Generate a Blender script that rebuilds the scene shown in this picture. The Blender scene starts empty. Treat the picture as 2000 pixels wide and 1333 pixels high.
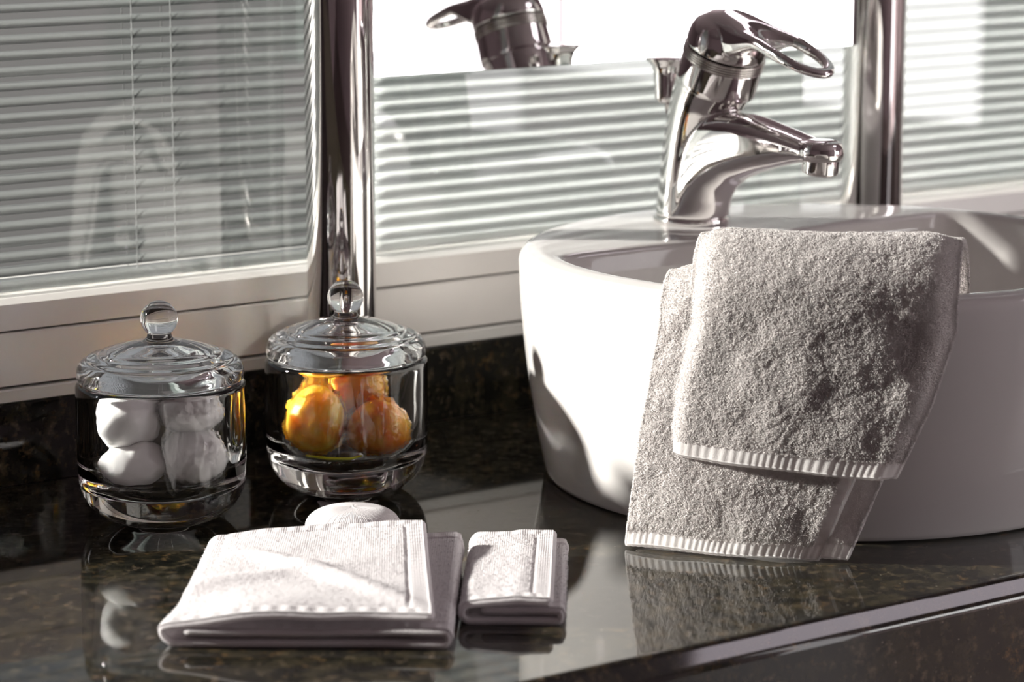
import bpy, bmesh, math, random
import numpy as np
from mathutils import Vector, Matrix

random.seed(7)
rng = np.random.default_rng(7)
scene = bpy.context.scene
COL = scene.collection

# ------------------------------------------------------------------ camera
F_PX, HOR, VPX = 5560.0, -417.0, 9050.0
pitch = math.atan((666.5 - HOR) / F_PX)
al = math.atan((VPX - 1000.0) / math.hypot(F_PX, 666.5 - HOR))
fh = Vector((math.cos(al), math.sin(al), 0))
rt = Vector((math.sin(al), -math.cos(al), 0))
fwd = fh * math.cos(pitch) - Vector((0, 0, 1)) * math.sin(pitch)
cup = rt.cross(fwd)
cam_d = bpy.data.cameras.new('camera')
cam = bpy.data.objects.new('camera', cam_d)
COL.objects.link(cam)
m = Matrix.Identity(4)
for i in range(3):
    m[i][0], m[i][1], m[i][2] = rt[i], cup[i], -fwd[i]
m[0][3], m[1][3], m[2][3] = -0.7752, -1.5846, 0.427
cam.matrix_world = m
cam_d.sensor_width = 36.0
cam_d.lens = 36.0 * F_PX / 2000.0
cam_d.clip_start = 0.05
cam_d.clip_end = 200
cam_d.dof.use_dof = True
cam_d.dof.focus_distance = 1.655
cam_d.dof.aperture_fstop = 7.5
scene.camera = cam

# ------------------------------------------------------------------ world, sun, exposure
world = bpy.data.worlds.new('world')
scene.world = world
world.use_nodes = True
wn = world.node_tree
bg = wn.nodes['Background']
bg.inputs['Color'].default_value = (0.92, 0.94, 1.0, 1)
bg.inputs['Strength'].default_value = 0.35

SUN_AZ, SUN_EL = math.radians(142.5), math.radians(20)
sd = Vector((math.cos(SUN_AZ) * math.cos(SUN_EL), math.sin(SUN_AZ) * math.cos(SUN_EL), math.sin(SUN_EL)))
sun_d = bpy.data.lights.new('sun', 'SUN')
sun_d.energy = 18.0
sun_d.angle = math.radians(3.5)
sun_d.color = (1.0, 0.96, 0.90)
sun = bpy.data.objects.new('sun', sun_d)
COL.objects.link(sun)
sun.rotation_euler = sd.to_track_quat('Z', 'Y').to_euler()
sun.location = sd * 5

scene.view_settings.view_transform = 'Standard'
scene.view_settings.look = 'None'
scene.view_settings.gamma = 1.0
scene.view_settings.use_curve_mapping = False
scene.view_settings.exposure = 0.0
cy = scene.cycles
cy.max_bounces = 14
cy.transmission_bounces = 12
cy.transparent_max_bounces = 16
cy.glossy_bounces = 6
cy.diffuse_bounces = 4
cy.sample_clamp_indirect = 120.0
cy.use_guiding = True
cy.use_surface_guiding = True
cy.use_volume_guiding = False
cy.blur_glossy = 0.0
cy.use_denoising = True


# ------------------------------------------------------------------ helpers
def tag(o, label=None, cat=None, group=None, kind=None):
    if label: o['label'] = label
    if cat: o['category'] = cat
    if group: o['group'] = group
    if kind: o['kind'] = kind
    return o

def empty(name, loc, rz=0.0):
    o = bpy.data.objects.new(name, None)
    COL.objects.link(o)
    o.location = loc
    o.rotation_euler = (0, 0, rz)
    o.empty_display_size = 0.03
    return o

def finish(name, me, mat, parent=None, smooth=True, loc=None):
    if mat is not None:
        me.materials.append(mat)
    if smooth:
        me.polygons.foreach_set('use_smooth', [True] * len(me.polygons))
    o = bpy.data.objects.new(name, me)
    COL.objects.link(o)
    if parent is not None: o.parent = parent
    if loc is not None: o.location = loc
    return o

def np_mesh(name, verts, quads, tris=None, mat=None, parent=None, uv=None, smooth=True, loc=None):
    verts = np.asarray(verts, dtype=np.float32)
    quads = np.asarray(quads, dtype=np.int32).reshape(-1, 4)
    tris = np.zeros((0, 3), np.int32) if tris is None else np.asarray(tris, dtype=np.int32).reshape(-1, 3)
    me = bpy.data.meshes.new(name)
    me.vertices.add(len(verts))
    me.vertices.foreach_set('co', verts.ravel())
    nl = quads.size + tris.size
    me.loops.add(nl)
    li = np.concatenate([quads.ravel(), tris.ravel()])
    me.loops.foreach_set('vertex_index', li)
    me.polygons.add(len(quads) + len(tris))
    ls = np.concatenate([np.arange(len(quads)) * 4, quads.size + np.arange(len(tris)) * 3]).astype(np.int32)
    me.polygons.foreach_set('loop_start', ls)
    if uv is not None:
        l = me.uv_layers.new(name='UVMap')
        l.data.foreach_set('uv', np.asarray(uv, dtype=np.float32)[li].ravel())
    me.update(calc_edges=True)
    me.validate()
    return finish(name, me, mat, parent, smooth, loc)

def box_bm(bm, x0, x1, y0, y1, z0, z1, bev=0.0, seg=2):
    r = bmesh.ops.create_cube(bm, size=1.0)
    vs = r['verts']
    for v in vs:
        v.co = Vector(((x0 + x1) / 2 + v.co.x * (x1 - x0), (y0 + y1) / 2 + v.co.y * (y1 - y0), (z0 + z1) / 2 + v.co.z * (z1 - z0)))
    if bev > 0:
        es = list({e for v in vs for e in v.link_edges})
        bmesh.ops.bevel(bm, geom=es, offset=bev, segments=seg, affect='EDGES', profile=0.5)

def box(name, x0, x1, y0, y1, z0, z1, mat, parent=None, bev=0.0, seg=2, smooth=False):
    bm = bmesh.new()
    box_bm(bm, x0, x1, y0, y1, z0, z1, bev, seg)
    me = bpy.data.meshes.new(name)
    bm.to_mesh(me); bm.free()
    return finish(name, me, mat, parent, smooth)

def catmull(pts, n):
    """resample a polyline through a Catmull-Rom spline at even arc length"""
    P = np.asarray(pts, float)
    Q = np.vstack([2 * P[0] - P[1], P, 2 * P[-1] - P[-2]])
    out = []
    for i in range(len(P) - 1):
        p0, p1, p2, p3 = Q[i:i + 4]
        for t in np.linspace(0, 1, 24, endpoint=False):
            out.append(0.5 * ((2 * p1) + (-p0 + p2) * t + (2 * p0 - 5 * p1 + 4 * p2 - p3) * t * t + (-p0 + 3 * p1 - 3 * p2 + p3) * t ** 3))
    out.append(P[-1])
    out = np.array(out)
    d = np.r_[0, np.cumsum(np.linalg.norm(np.diff(out, axis=0), axis=1))]
    s = np.linspace(0, d[-1], n)
    return np.stack([np.interp(s, d, out[:, k]) for k in range(P.shape[1])], 1)

def lathe(name, prof, mat, parent=None, seg=96, closed_axis=True, loc=None, axis_m=None):
    """revolve (r,z) profile; profile starts and ends on the axis when closed"""
    prof = np.asarray(prof, float)
    V, Q, T = [], [], []
    n = len(prof)
    ang = np.linspace(0, 2 * np.pi, seg, endpoint=False)
    idx = []
    for r, z in prof:
        if r < 1e-6:
            idx.append(('p', len(V))); V.append((0, 0, z))
        else:
            idx.append(('r', len(V)))
            for a in ang: V.append((r * math.cos(a), r * math.sin(a), z))
    for i in range(n - 1):
        a, b = idx[i], idx[i + 1]
        for k in range(seg):
            k2 = (k + 1) % seg
            if a[0] == 'p' and b[0] == 'r': T.append((a[1], b[1] + k2, b[1] + k))
            elif a[0] == 'r' and b[0] == 'p': T.append((a[1] + k, a[1] + k2, b[1]))
            elif a[0] == 'r': Q.append((a[1] + k, a[1] + k2, b[1] + k2, b[1] + k))
    V = np.array(V)
    if axis_m is not None:
        V = V @ np.array(axis_m.to_3x3()).T + np.array(axis_m.translation)
    o = np_mesh(name, V, Q, T, mat, parent, loc=loc)
    bm = bmesh.new(); bm.from_mesh(o.data)
    bmesh.ops.recalc_face_normals(bm, faces=bm.faces)
    bm.to_mesh(o.data); bm.free()
    return o

def rprof(pts, rad=0.001, n=4):
    """round the corners of a profile polyline"""
    pts = [np.array(p, float) for p in pts]
    out = [pts[0]]
    for i in range(1, len(pts) - 1):
        p = pts[i]; a = pts[i - 1] - p; b = pts[i + 1] - p
        la, lb = np.linalg.norm(a), np.linalg.norm(b)
        r = min(rad, la * 0.45, lb * 0.45)
        A = p + a / la * r; B = p + b / lb * r
        for t in np.linspace(0, 1, n + 1):
            out.append((1 - t) ** 2 * A + 2 * t * (1 - t) * p + t * t * B)
    out.append(pts[-1])
    return np.array(out)

def tube(name, pts, r, mat, parent=None, seg=10):
    P = np.asarray(pts, float)
    V, Q = [], []
    n = len(P)
    T = np.gradient(P, axis=0); T /= np.linalg.norm(T, axis=1)[:, None] + 1e-12
    ref = np.array([0, 0, 1.0]) if abs(T[0][2]) < 0.9 else np.array([1.0, 0, 0])
    for i in range(n):
        a = np.cross(T[i], ref); a /= np.linalg.norm(a); b = np.cross(T[i], a)
        rr = r[i] if hasattr(r, '__len__') else r
        for k in range(seg):
            t = 2 * math.pi * k / seg
            V.append(P[i] + rr * (math.cos(t) * a + math.sin(t) * b))
    for i in range(n - 1):
        for k in range(seg):
            Q.append((i * seg + k, i * seg + (k + 1) % seg, (i + 1) * seg + (k + 1) % seg, (i + 1) * seg + k))
    V.append(P[0]); V.append(P[-1]); T_ = []
    for k in range(seg):
        T_.append((n * seg, (k + 1) % seg, k)); T_.append((n * seg + 1, (n - 1) * seg + k, (n - 1) * seg + (k + 1) % seg))
    return np_mesh(name, V, Q, T_, mat, parent)

def vnoise(x, y, seed=0):
    """smooth 2-D value noise on arrays, range -1..1"""
    g = np.random.default_rng(seed).uniform(-1, 1, (256, 256))
    xi = np.floor(x).astype(int); yi = np.floor(y).astype(int)
    fx = x - xi; fy = y - yi
    fx = fx * fx * (3 - 2 * fx); fy = fy * fy * (3 - 2 * fy)
    a = g[xi % 256, yi % 256]; b = g[(xi + 1) % 256, yi % 256]
    c = g[xi % 256, (yi + 1) % 256]; d = g[(xi + 1) % 256, (yi + 1) % 256]
    return (a * (1 - fx) + b * fx) * (1 - fy) + (c * (1 - fx) + d * fx) * fy

def grid_normals(P):
    du = np.gradient(P, axis=0); dv = np.gradient(P, axis=1)
    N = np.cross(du, dv)
    return N / (np.linalg.norm(N, axis=2)[:, :, None] + 1e-12)

def solid_arrays(P, N, tt, tb, U, W):
    """closed sheet: P mid surface, tt / tb offsets to both faces, rounded edges; returns verts, quads, uv"""
    m_, n_ = P.shape[:2]
    top = P + N * tt[:, :, None]; bot = P - N * tb[:, :, None]
    V = np.concatenate([top.reshape(-1, 3), bot.reshape(-1, 3)])
    uv = np.stack([U, W], 2).reshape(-1, 2); uv = np.concatenate([uv, uv])
    I = np.arange(m_ * n_).reshape(m_, n_); B = I + m_ * n_
    Q = [np.stack([I[:-1, :-1], I[1:, :-1], I[1:, 1:], I[:-1, 1:]], 2).reshape(-1, 4),
         np.stack([B[:-1, :-1], B[:-1, 1:], B[1:, 1:], B[1:, :-1]], 2).reshape(-1, 4)]
    loop = np.concatenate([I[:, 0], I[-1, 1:], I[::-1, -1][1:], I[0, ::-1][1:-1]])
    # outward direction at the border
    out = np.zeros_like(P)
    out[:, 0] += P[:, 0] - P[:, 1]; out[:, -1] += P[:, -1] - P[:, -2]
    out[0] += P[0] - P[1]; out[-1] += P[-1] - P[-2]
    out = out.reshape(-1, 3)[loop]; out /= np.linalg.norm(out, axis=1)[:, None] + 1e-12
    th = (tt + tb).reshape(-1)[loop]
    rings = []
    base = len(V)
    tp, bt = V[loop], V[loop + m_ * n_]
    extra = []
    for k, f in enumerate((0.25, 0.5, 0.75)):
        b = math.sin(math.pi * f)
        extra.append(tp * (1 - f) + bt * f + out * (th * 0.5 * b)[:, None])
    V = np.concatenate([V] + extra)
    uv = np.concatenate([uv] + [uv[loop]] * 3)
    L = len(loop)
    r0 = loop; seqs = [r0, base + np.arange(L), base + L + np.arange(L), base + 2 * L + np.arange(L), loop + m_ * n_]
    for a, b in zip(seqs[:-1], seqs[1:]):
        Q.append(np.stack([a, np.roll(a, -1), np.roll(b, -1), b], 1))
    return V, np.concatenate(Q), uv

def tufts(P, N, U, W, count, length, rad, sel=None, droop=0.35, spread=0.7, seed=1):
    """short curled pile loops growing from grid P along N"""
    r = np.random.default_rng(seed)
    m_, n_ = P.shape[:2]
    fi = r.uniform(0, m_ - 1.001, count); fj = r.uniform(0, n_ - 1.001, count)
    i = fi.astype(int); j = fj.astype(int)
    if sel is not None:
        k = r.uniform(0, 1, count) < sel[i, j]
        fi, fj, i, j = fi[k], fj[k], i[k], j[k]
    count = len(i)
    a = (fi - i)[:, None]; b = (fj - j)[:, None]
    def S(A): return (A[i, j] * (1 - a) + A[i + 1, j] * a) * (1 - b) + (A[i, j + 1] * (1 - a) + A[i + 1, j + 1] * a) * b
    p = S(P); n = S(N); n /= np.linalg.norm(n, axis=1)[:, None]
    uvp = S(np.stack([U, W], 2))
    d = n + r.normal(0, spread, (count, 3)) ; d /= np.linalg.norm(d, axis=1)[:, None]
    flip = (d * n).sum(1) < 0.15
    d[flip] = n[flip]
    L = length * r.uniform(0.6, 1.25, count)[:, None]
    side = np.cross(d, r.normal(0, 1, (count, 3))); side /= np.linalg.norm(side, axis=1)[:, None]
    s2 = np.cross(d, side)
    mid = p + d * L * 0.6
    tip = mid + (d * 0.25 + side * 0.55 + np.array([0, 0, -droop])) * L * 0.55
    V = np.zeros((count, 7, 3))
    for k in range(3):
        t = 2 * math.pi * k / 3
        o = math.cos(t) * side + math.sin(t) * s2
        V[:, k] = p + o * rad - n * 0.0003
        V[:, 3 + k] = mid + o * rad * 0.95
    V[:, 6] = tip
    base = (np.arange(count) * 7)[:, None]
    Q = np.concatenate([base + np.array([[0, 1, 4, 3]]), base + np.array([[1, 2, 5, 4]]), base + np.array([[2, 0, 3, 5]])])
    T = np.concatenate([base + np.array([[3, 4, 6]]), base + np.array([[4, 5, 6]]), base + np.array([[5, 3, 6]])])
    return V.reshape(-1, 3), Q, T, np.repeat(uvp, 7, axis=0)

class Acc:
    def __init__(s): s.V, s.Q, s.T, s.U, s.n = [], [], [], [], 0
    def add(s, V, Q, T=None, uv=None):
        s.V.append(V); s.Q.append(np.asarray(Q).reshape(-1, 4) + s.n)
        if T is not None: s.T.append(np.asarray(T).reshape(-1, 3) + s.n)
        s.U.append(uv if uv is not None else np.zeros((len(V), 2)))
        s.n += len(V)
    def build(s, name, mat, parent=None):
        T = np.concatenate(s.T) if s.T else None
        return np_mesh(name, np.concatenate(s.V), np.concatenate(s.Q), T, mat, parent, uv=np.concatenate(s.U))

# ------------------------------------------------------------------ materials
def mat_new(name):
    m_ = bpy.data.materials.new(name); m_.use_nodes = True
    nt = m_.node_tree
    return m_, nt, nt.nodes['Principled BSDF']

def simple(name, col, rough=0.5, metal=0.0, **kw):
    m_, nt, b = mat_new(name)
    b.inputs['Base Color'].default_value = (*col, 1)
    b.inputs['Roughness'].default_value = rough
    b.inputs['Metallic'].default_value = metal
    for k, v in kw.items(): b.inputs[k].default_value = v
    return m_

def N_(nt, t, **kw):
    n = nt.nodes.new(t)
    for k, v in kw.items(): setattr(n, k, v)
    return n

def granite():
    m_, nt, b = mat_new('granite_polished')
    L = nt.links
    tc = N_(nt, 'ShaderNodeTexCoord')
    def noise(scale, detail=4, rough=0.6):
        n = N_(nt, 'ShaderNodeTexNoise'); n.inputs['Scale'].default_value = scale
        n.inputs['Detail'].default_value = detail; n.inputs['Roughness'].default_value = rough
        L.new(tc.outputs['Object'], n.inputs['Vector']); return n
    def ramp(src, stops):
        r = N_(nt, 'ShaderNodeValToRGB'); e = r.color_ramp.elements
        while len(e) > 1: e.remove(e[-1])
        e[0].position, e[0].color = stops[0][0], (*stops[0][1], 1)
        for p, c in stops[1:]:
            x = e.new(p); x.color = (*c, 1)
        L.new(src, r.inputs['Fac']); return r
    base = ramp(noise(55, 6, 0.7).outputs['Fac'], [(0.30, (0.004, 0.004, 0.004)), (0.48, (0.012, 0.012, 0.009)), (0.60, (0.035, 0.030, 0.018)), (0.75, (0.010, 0.010, 0.009))])
    gold = ramp(noise(120, 5, 0.75).outputs['Fac'], [(0.53, (0, 0, 0)), (0.66, (0.8, 0.8, 0.8))])
    goldc = ramp(noise(30, 2).outputs['Fac'], [(0.35, (0.17, 0.095, 0.035)), (0.52, (0.085, 0.068, 0.04)), (0.68, (0.17, 0.125, 0.085))])
    mx = N_(nt, 'ShaderNodeMix', data_type='RGBA')
    L.new(gold.outputs['Color'], mx.inputs['Factor']); L.new(base.outputs['Color'], mx.inputs['A']); L.new(goldc.outputs['Color'], mx.inputs['B'])
    v = N_(nt, 'ShaderNodeTexVoronoi'); v.inputs['Scale'].default_value = 260
    L.new(tc.outputs['Object'], v.inputs['Vector'])
    fl = ramp(v.outputs['Distance'], [(0.05, (1, 1, 1)), (0.16, (0, 0, 0))])
    pick = ramp(noise(90, 2).outputs['Fac'], [(0.60, (0, 0, 0)), (0.64, (1, 1, 1))])
    mul = N_(nt, 'ShaderNodeMath', operation='MULTIPLY'); L.new(fl.outputs['Color'], mul.inputs[0]); L.new(pick.outputs['Color'], mul.inputs[1])
    mx2 = N_(nt, 'ShaderNodeMix', data_type='RGBA')
    L.new(mul.outputs[0], mx2.inputs['Factor']); L.new(mx.outputs['Result'], mx2.inputs['A']); mx2.inputs['B'].default_value = (0.30, 0.26, 0.20, 1)
    L.new(mx2.outputs['Result'], b.inputs['Base Color'])
    b.inputs['Roughness'].default_value = 0.045
    b.inputs['IOR'].default_value = 1.58
    return m_

M = {}
M['granite'] = granite()
M['ceramic'] = simple('ceramic_white', (0.60, 0.575, 0.565), 0.06, IOR=1.52)
M['chrome'] = simple('chrome', (0.78, 0.76, 0.75), 0.045, 1.0)
M['chrome_matte'] = simple('chrome_satin', (0.62, 0.60, 0.57), 0.22, 1.0)
M['alu'] = simple('frame_satin_aluminium', (0.92, 0.89, 0.85), 0.30, 0.12)
M['alu_white'] = simple('sill_white', (0.80, 0.79, 0.76), 0.35, 0.1)
M['gasket'] = simple('gasket_dark', (0.03, 0.03, 0.03), 0.6)
M['slat'] = simple('slat_paint_grey', (0.095, 0.10, 0.098), 0.38)  # darker copy of one slat paint, the left side's dimmer light in its colour
M['slat_pale'] = simple('slat_paint_pale', (0.34, 0.355, 0.35), 0.38)  # lighter copy of the same slat paint, brighter light put into the colour
M['cord'] = simple('cord_grey', (0.16, 0.165, 0.165), 0.6)
M['wall'] = simple('wall_plaster', (0.40, 0.31, 0.33), 0.8)
M['wall_dark'] = simple('wall_brown', (0.16, 0.12, 0.11), 0.7)
M['ceil'] = simple('ceiling_paint', (0.55, 0.46, 0.48), 0.9)
M['floor'] = simple('floor_tiles', (0.14, 0.11, 0.10), 0.35)
M['wood'] = simple('dark_lacquered_wood', (0.02, 0.016, 0.014), 0.35)
M['ground'] = simple('dark_ground', (0.035, 0.035, 0.035), 0.9)
M['mirror'] = simple('mirror_silver', (0.93, 0.94, 0.93), 0.0, 1.0)
M['mirror_edge'] = simple('mirror_edge', (0.35, 0.42, 0.40), 0.2)
M['black'] = simple('black_print', (0.02, 0.02, 0.02), 0.5)

def pane_glass(name, tint, ior=1.5):
    m_ = bpy.data.materials.new(name); m_.use_nodes = True
    nt = m_.node_tree; nt.nodes.clear(); L = nt.links
    out = N_(nt, 'ShaderNodeOutputMaterial'); mix = N_(nt, 'ShaderNodeMixShader')
    tr = N_(nt, 'ShaderNodeBsdfTransparent'); gl = N_(nt, 'ShaderNodeBsdfGlossy'); fr = N_(nt, 'ShaderNodeFresnel')
    tr.inputs['Color'].default_value = (*tint, 1); gl.inputs['Roughness'].default_value = 0.0
    gl.inputs['Color'].default_value = (1, 1, 1, 1)
    fr.inputs['IOR'].default_value = ior
    L.new(fr.outputs[0], mix.inputs[0]); L.new(tr.outputs[0], mix.inputs[1]); L.new(gl.outputs[0], mix.inputs[2])
    L.new(mix.outputs[0], out.inputs['Surface'])
    return m_
M['pane'] = pane_glass('window_pane_glass', (0.95, 0.97, 0.96), 1.7)
M['film'] = pane_glass('clear_film', (0.96, 0.96, 0.96), 1.55)

def jar_glass(name):
    m_ = bpy.data.materials.new(name); m_.use_nodes = True
    nt = m_.node_tree; nt.nodes.clear(); L = nt.links
    out = N_(nt, 'ShaderNodeOutputMaterial'); g = N_(nt, 'ShaderNodeBsdfGlass')
    g.inputs['IOR'].default_value = 1.5; g.inputs['Roughness'].default_value = 0.0
    g.inputs['Color'].default_value = (0.998, 1.0, 1.0, 1)
    L.new(g.outputs[0], out.inputs['Surface'])
    return m_
M['glass'] = jar_glass('clear_glass')

def emitter(name, col, s):
    m_ = bpy.data.materials.new(name); m_.use_nodes = True
    nt = m_.node_tree; nt.nodes.clear()
    out = N_(nt, 'ShaderNodeOutputMaterial'); e = N_(nt, 'ShaderNodeEmission')
    e.inputs['Color'].default_value = (*col, 1); e.inputs['Strength'].default_value = s
    nt.links.new(e.outputs[0], out.inputs['Surface'])
    return m_
M['day_strong'] = emitter('frosted_daylight_pane', (1.0, 0.98, 0.97), 8.0)
M['sky_pane'] = emitter('skylight_pane', (1.0, 0.88, 0.96), 4.0)  # glow of the added ceiling panel
M['day_soft'] = emitter('net_curtain_daylight', (1.0, 0.95, 0.97), 3.2)  # glow of the added panel in the front wall

def terry(name, col, rib=False):
    m_, nt, b = mat_new(name); L = nt.links
    b.inputs['Base Color'].default_value = (*col, 1)
    b.inputs['Roughness'].default_value = 0.9
    b.inputs['Sheen Weight'].default_value = 0.9 if not rib else 0.3
    b.inputs['Sheen Roughness'].default_value = 0.4
    b.inputs['Subsurface Weight'].default_value = 0.0
    tc = N_(nt, 'ShaderNodeTexCoord')
    n = N_(nt, 'ShaderNodeTexNoise'); n.inputs['Scale'].default_value = 1400 if not rib else 900; n.inputs['Detail'].default_value = 3
    L.new(tc.outputs['Object'], n.inputs['Vector'])
    h = n.outputs['Fac']
    if rib:
        w = N_(nt, 'ShaderNodeTexWave'); w.inputs['Scale'].default_value = 260; w.inputs['Distortion'].default_value = 1.2
        w.inputs['Detail'].default_value = 2; w.inputs['Detail Scale'].default_value = 4
        w.bands_direction = 'X'
        L.new(tc.outputs['UV'], w.inputs['Vector'])
        sc_ = N_(nt, 'ShaderNodeMath', operation='MULTIPLY'); L.new(w.outputs['Fac'], sc_.inputs[0]); sc_.inputs[1].default_value = 0.45
        ad = N_(nt, 'ShaderNodeMath', operation='ADD'); L.new(h, ad.inputs[0]); L.new(sc_.outputs[0], ad.inputs[1]); h = ad.outputs[0]
    tl = N_(nt, 'ShaderNodeBsdfTranslucent'); tl.inputs['Color'].default_value = (*col, 1)
    ms = N_(nt, 'ShaderNodeMixShader'); ms.inputs[0].default_value = 0.55 if not rib else 0.25
    L.new(b.outputs[0], ms.inputs[1]); L.new(tl.outputs[0], ms.inputs[2])
    L.new(ms.outputs[0], nt.nodes['Material Output'].inputs['Surface'])
    bp = N_(nt, 'ShaderNodeBump'); bp.inputs['Strength'].default_value = 0.55; bp.inputs['Distance'].default_value = 0.0005
    L.new(h, bp.inputs['Height']); L.new(bp.outputs[0], b.inputs['Normal'])
    return m_
M['terry'] = terry('terry_white', (0.96, 0.93, 0.92))
M['terry_flat'] = terry('terry_white_ribbed', (0.76, 0.72, 0.735), True)
M['hem'] = terry('woven_hem', (0.82, 0.79, 0.79))

def cotton_mat():
    m_, nt, b = mat_new('cotton_wool')
    b.inputs['Base Color'].default_value = (0.95, 0.94, 0.93, 1); b.inputs['Roughness'].default_value = 1.0
    b.inputs['Subsurface Weight'].default_value = 0.4; b.inputs['Subsurface Radius'].default_value = (0.006, 0.006, 0.006)
    b.inputs['Subsurface Scale'].default_value = 1.0
    b.inputs['Sheen Weight'].default_value = 0.3
    return m_
M['cotton'] = cotton_mat()

def orange_mat(name, ca, cb, cc):
    m_, nt, b = mat_new(name); L = nt.links
    tc = N_(nt, 'ShaderNodeTexCoord'); n = N_(nt, 'ShaderNodeTexNoise'); n.inputs['Scale'].default_value = 75; n.inputs['Detail'].default_value = 4
    L.new(tc.outputs['Object'], n.inputs['Vector'])
    r = N_(nt, 'ShaderNodeValToRGB'); e = r.color_ramp.elements
    e[0].position = 0.30; e[0].color = (*ca, 1); e[1].position = 0.70; e[1].color = (*cc, 1)
    x = e.new(0.45); x.color = (*cb, 1)
    L.new(n.outputs['Fac'], r.inputs['Fac']); L.new(r.outputs['Color'], b.inputs['Base Color'])
    b.inputs['Roughness'].default_value = 0.35
    b.inputs['Subsurface Weight'].default_value = 0.5; b.inputs['Subsurface Radius'].default_value = (0.012, 0.007, 0.002)
    b.inputs['Subsurface Scale'].default_value = 1.0
    return m_
M['orange'] = orange_mat('orange_soap', (0.95, 0.26, 0.03), (1.0, 0.48, 0.05), (1.0, 0.70, 0.14))
M['yellow'] = orange_mat('yellow_orange_soap', (1.0, 0.42, 0.03), (1.0, 0.62, 0.06), (1.0, 0.85, 0.20))
M['lime'] = simple('lime_ribbon', (0.70, 0.75, 0.03), 0.3)

# ------------------------------------------------------------------ the room
ZF, ZC = -0.85, 1.60
XL, XR, YO = -2.4, 2.5, -3.0
WY = 0.012                      # room face of the window wall above the backsplash
def struct(o): return tag(o, kind='structure')
struct(box('floor', XL, XR, YO, 0.2, ZF - 0.05, ZF, M['floor']))
struct(box('ceiling', XL, XR, YO, 0.2, ZC, ZC + 0.05, M['ceil']))
struct(box('wall_left', XL - 0.05, XL, YO, 0.2, ZF, ZC, M['wall']))
struct(box('wall_front', XL, 1.58, YO - 0.05, YO, ZF, ZC, M['wall']))
struct(box('wall_front_corner', 1.76, 2.06, YO - 0.05, YO, ZF, ZC, M['wall']))
struct(box('door_1', 1.58, 1.76, YO - 0.06, YO - 0.01, ZF, ZC, M['wood']))
# window wall: solid below the frame, beside and above the window
WX0, WX1, WZ0, WZ1 = -1.6, 1.9, 0.0525, 1.15
bm = bmesh.new()
box_bm(bm, XL, XR, WY, 0.2, ZF, WZ0)
box_bm(bm, XL, XR, WY, 0.2, WZ1, ZC)
box_bm(bm, XL, WX0, WY, 0.2, WZ0, WZ1)
box_bm(bm, WX1, XR, WY, 0.2, WZ0, WZ1)
me = bpy.data.meshes.new('wall_back'); bm.to_mesh(me); bm.free()
struct(finish('wall_back', me, M['wall'], smooth=False))
# right wall with the bright frosted window seen in the mirror
RW = (-2.98, -1.72, -0.115, 0.60)
bm = bmesh.new()
box_bm(bm, XR, XR + 0.05, YO, 0.2, ZF, RW[2])
box_bm(bm, XR, XR + 0.05, YO, 0.2, RW[3], ZC)
box_bm(bm, XR, XR + 0.05, RW[1], 0.2, RW[2], RW[3])
box_bm(bm, XR, XR + 0.05, YO, RW[0], RW[2], RW[3])
me = bpy.data.meshes.new('wall_right'); bm.to_mesh(me); bm.free()
struct(finish('wall_right', me, M['wall'], smooth=False))
struct(box('window_2', XR + 0.01, XR + 0.03, RW[0], RW[1], RW[2], RW[3], M['day_strong']))
struct(box('window_3', 2.06, XR, YO - 0.03, YO - 0.01, ZF, ZC, M['day_soft']))  # added glowing panel, stands in for the sunlit wall that the mirror reflects
struct(box('window_4', 1.46, 2.10, -1.40, -0.92, ZC - 0.01, ZC - 0.002, M['sky_pane']))  # added unseen glowing panel, brightens the chamfer of the counter's front edge
struct(box('ground_outside', -90, 90, 0.3, 150, -2.6, -2.5, M['ground']))

# ------------------------------------------------------------------ window 1: frame, pane
win = empty('window_1', (0, 0, 0)); struct(win)
GZ0 = 0.1165
def prof_bar(name, prof, x0, x1, mat, parent):
    """extrude a (y,z) profile along x"""
    P = np.array(prof); n = len(P)
    V = np.concatenate([np.c_[np.full(n, x0), P], np.c_[np.full(n, x1), P]])
    me = bpy.data.meshes.new(name)
    F = [(i, (i + 1) % n, n + (i + 1) % n, n + i) for i in range(n)] + [tuple(range(n))[::-1], tuple(range(n, 2 * n))]
    me.from_pydata(V.tolist(), [], F); me.update()
    return finish(name, me, mat, parent, False)
# sill strip, lower rail and glazing rail, each with a thin dark groove between
prof_bar('sill_strip', [(-0.001, 0.0535), (-0.001, 0.0605), (0.0, 0.0613), (0.10, 0.0613), (0.10, 0.0535)], WX0, WX1, M['alu_white'], win)
prof_bar('lower_rail', [(0.004, 0.0625), (0.001, 0.0635), (0.001, 0.0955), (0.002, 0.0963), (0.10, 0.0963), (0.10, 0.0625)], WX0, WX1, M['alu'], win)
prof_bar('glazing_rail', [(0.004, 0.0972), (0.002, 0.0980), (0.002, 0.1140), (0.010, 0.1166), (0.10, 0.1166), (0.10, 0.0972)], WX0, WX1, M['alu'], win)
prof_bar('gasket', [(0.006, 0.0560), (0.006, 0.1150), (0.05, 0.1150), (0.05, 0.0560)], WX0, WX1, M['gasket'], win)
for x in (WX0, 1.86):
    box('side_rail', x, x + 0.04, 0.001, 0.10, 0.1166, WZ1 - 0.04, M['alu'], win)
box('top_rail', WX0, WX1, 0.001, 0.10, WZ1 - 0.04, WZ1, M['alu'], win)
me = bpy.data.meshes.new('pane')
me.from_pydata([(WX0, 0.016, 0.112), (WX1, 0.016, 0.112), (WX1, 0.016, WZ1), (WX0, 0.016, WZ1)], [], [(0, 1, 2, 3)])
me.update(); finish('pane', me, M['pane'], win, False)

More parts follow.
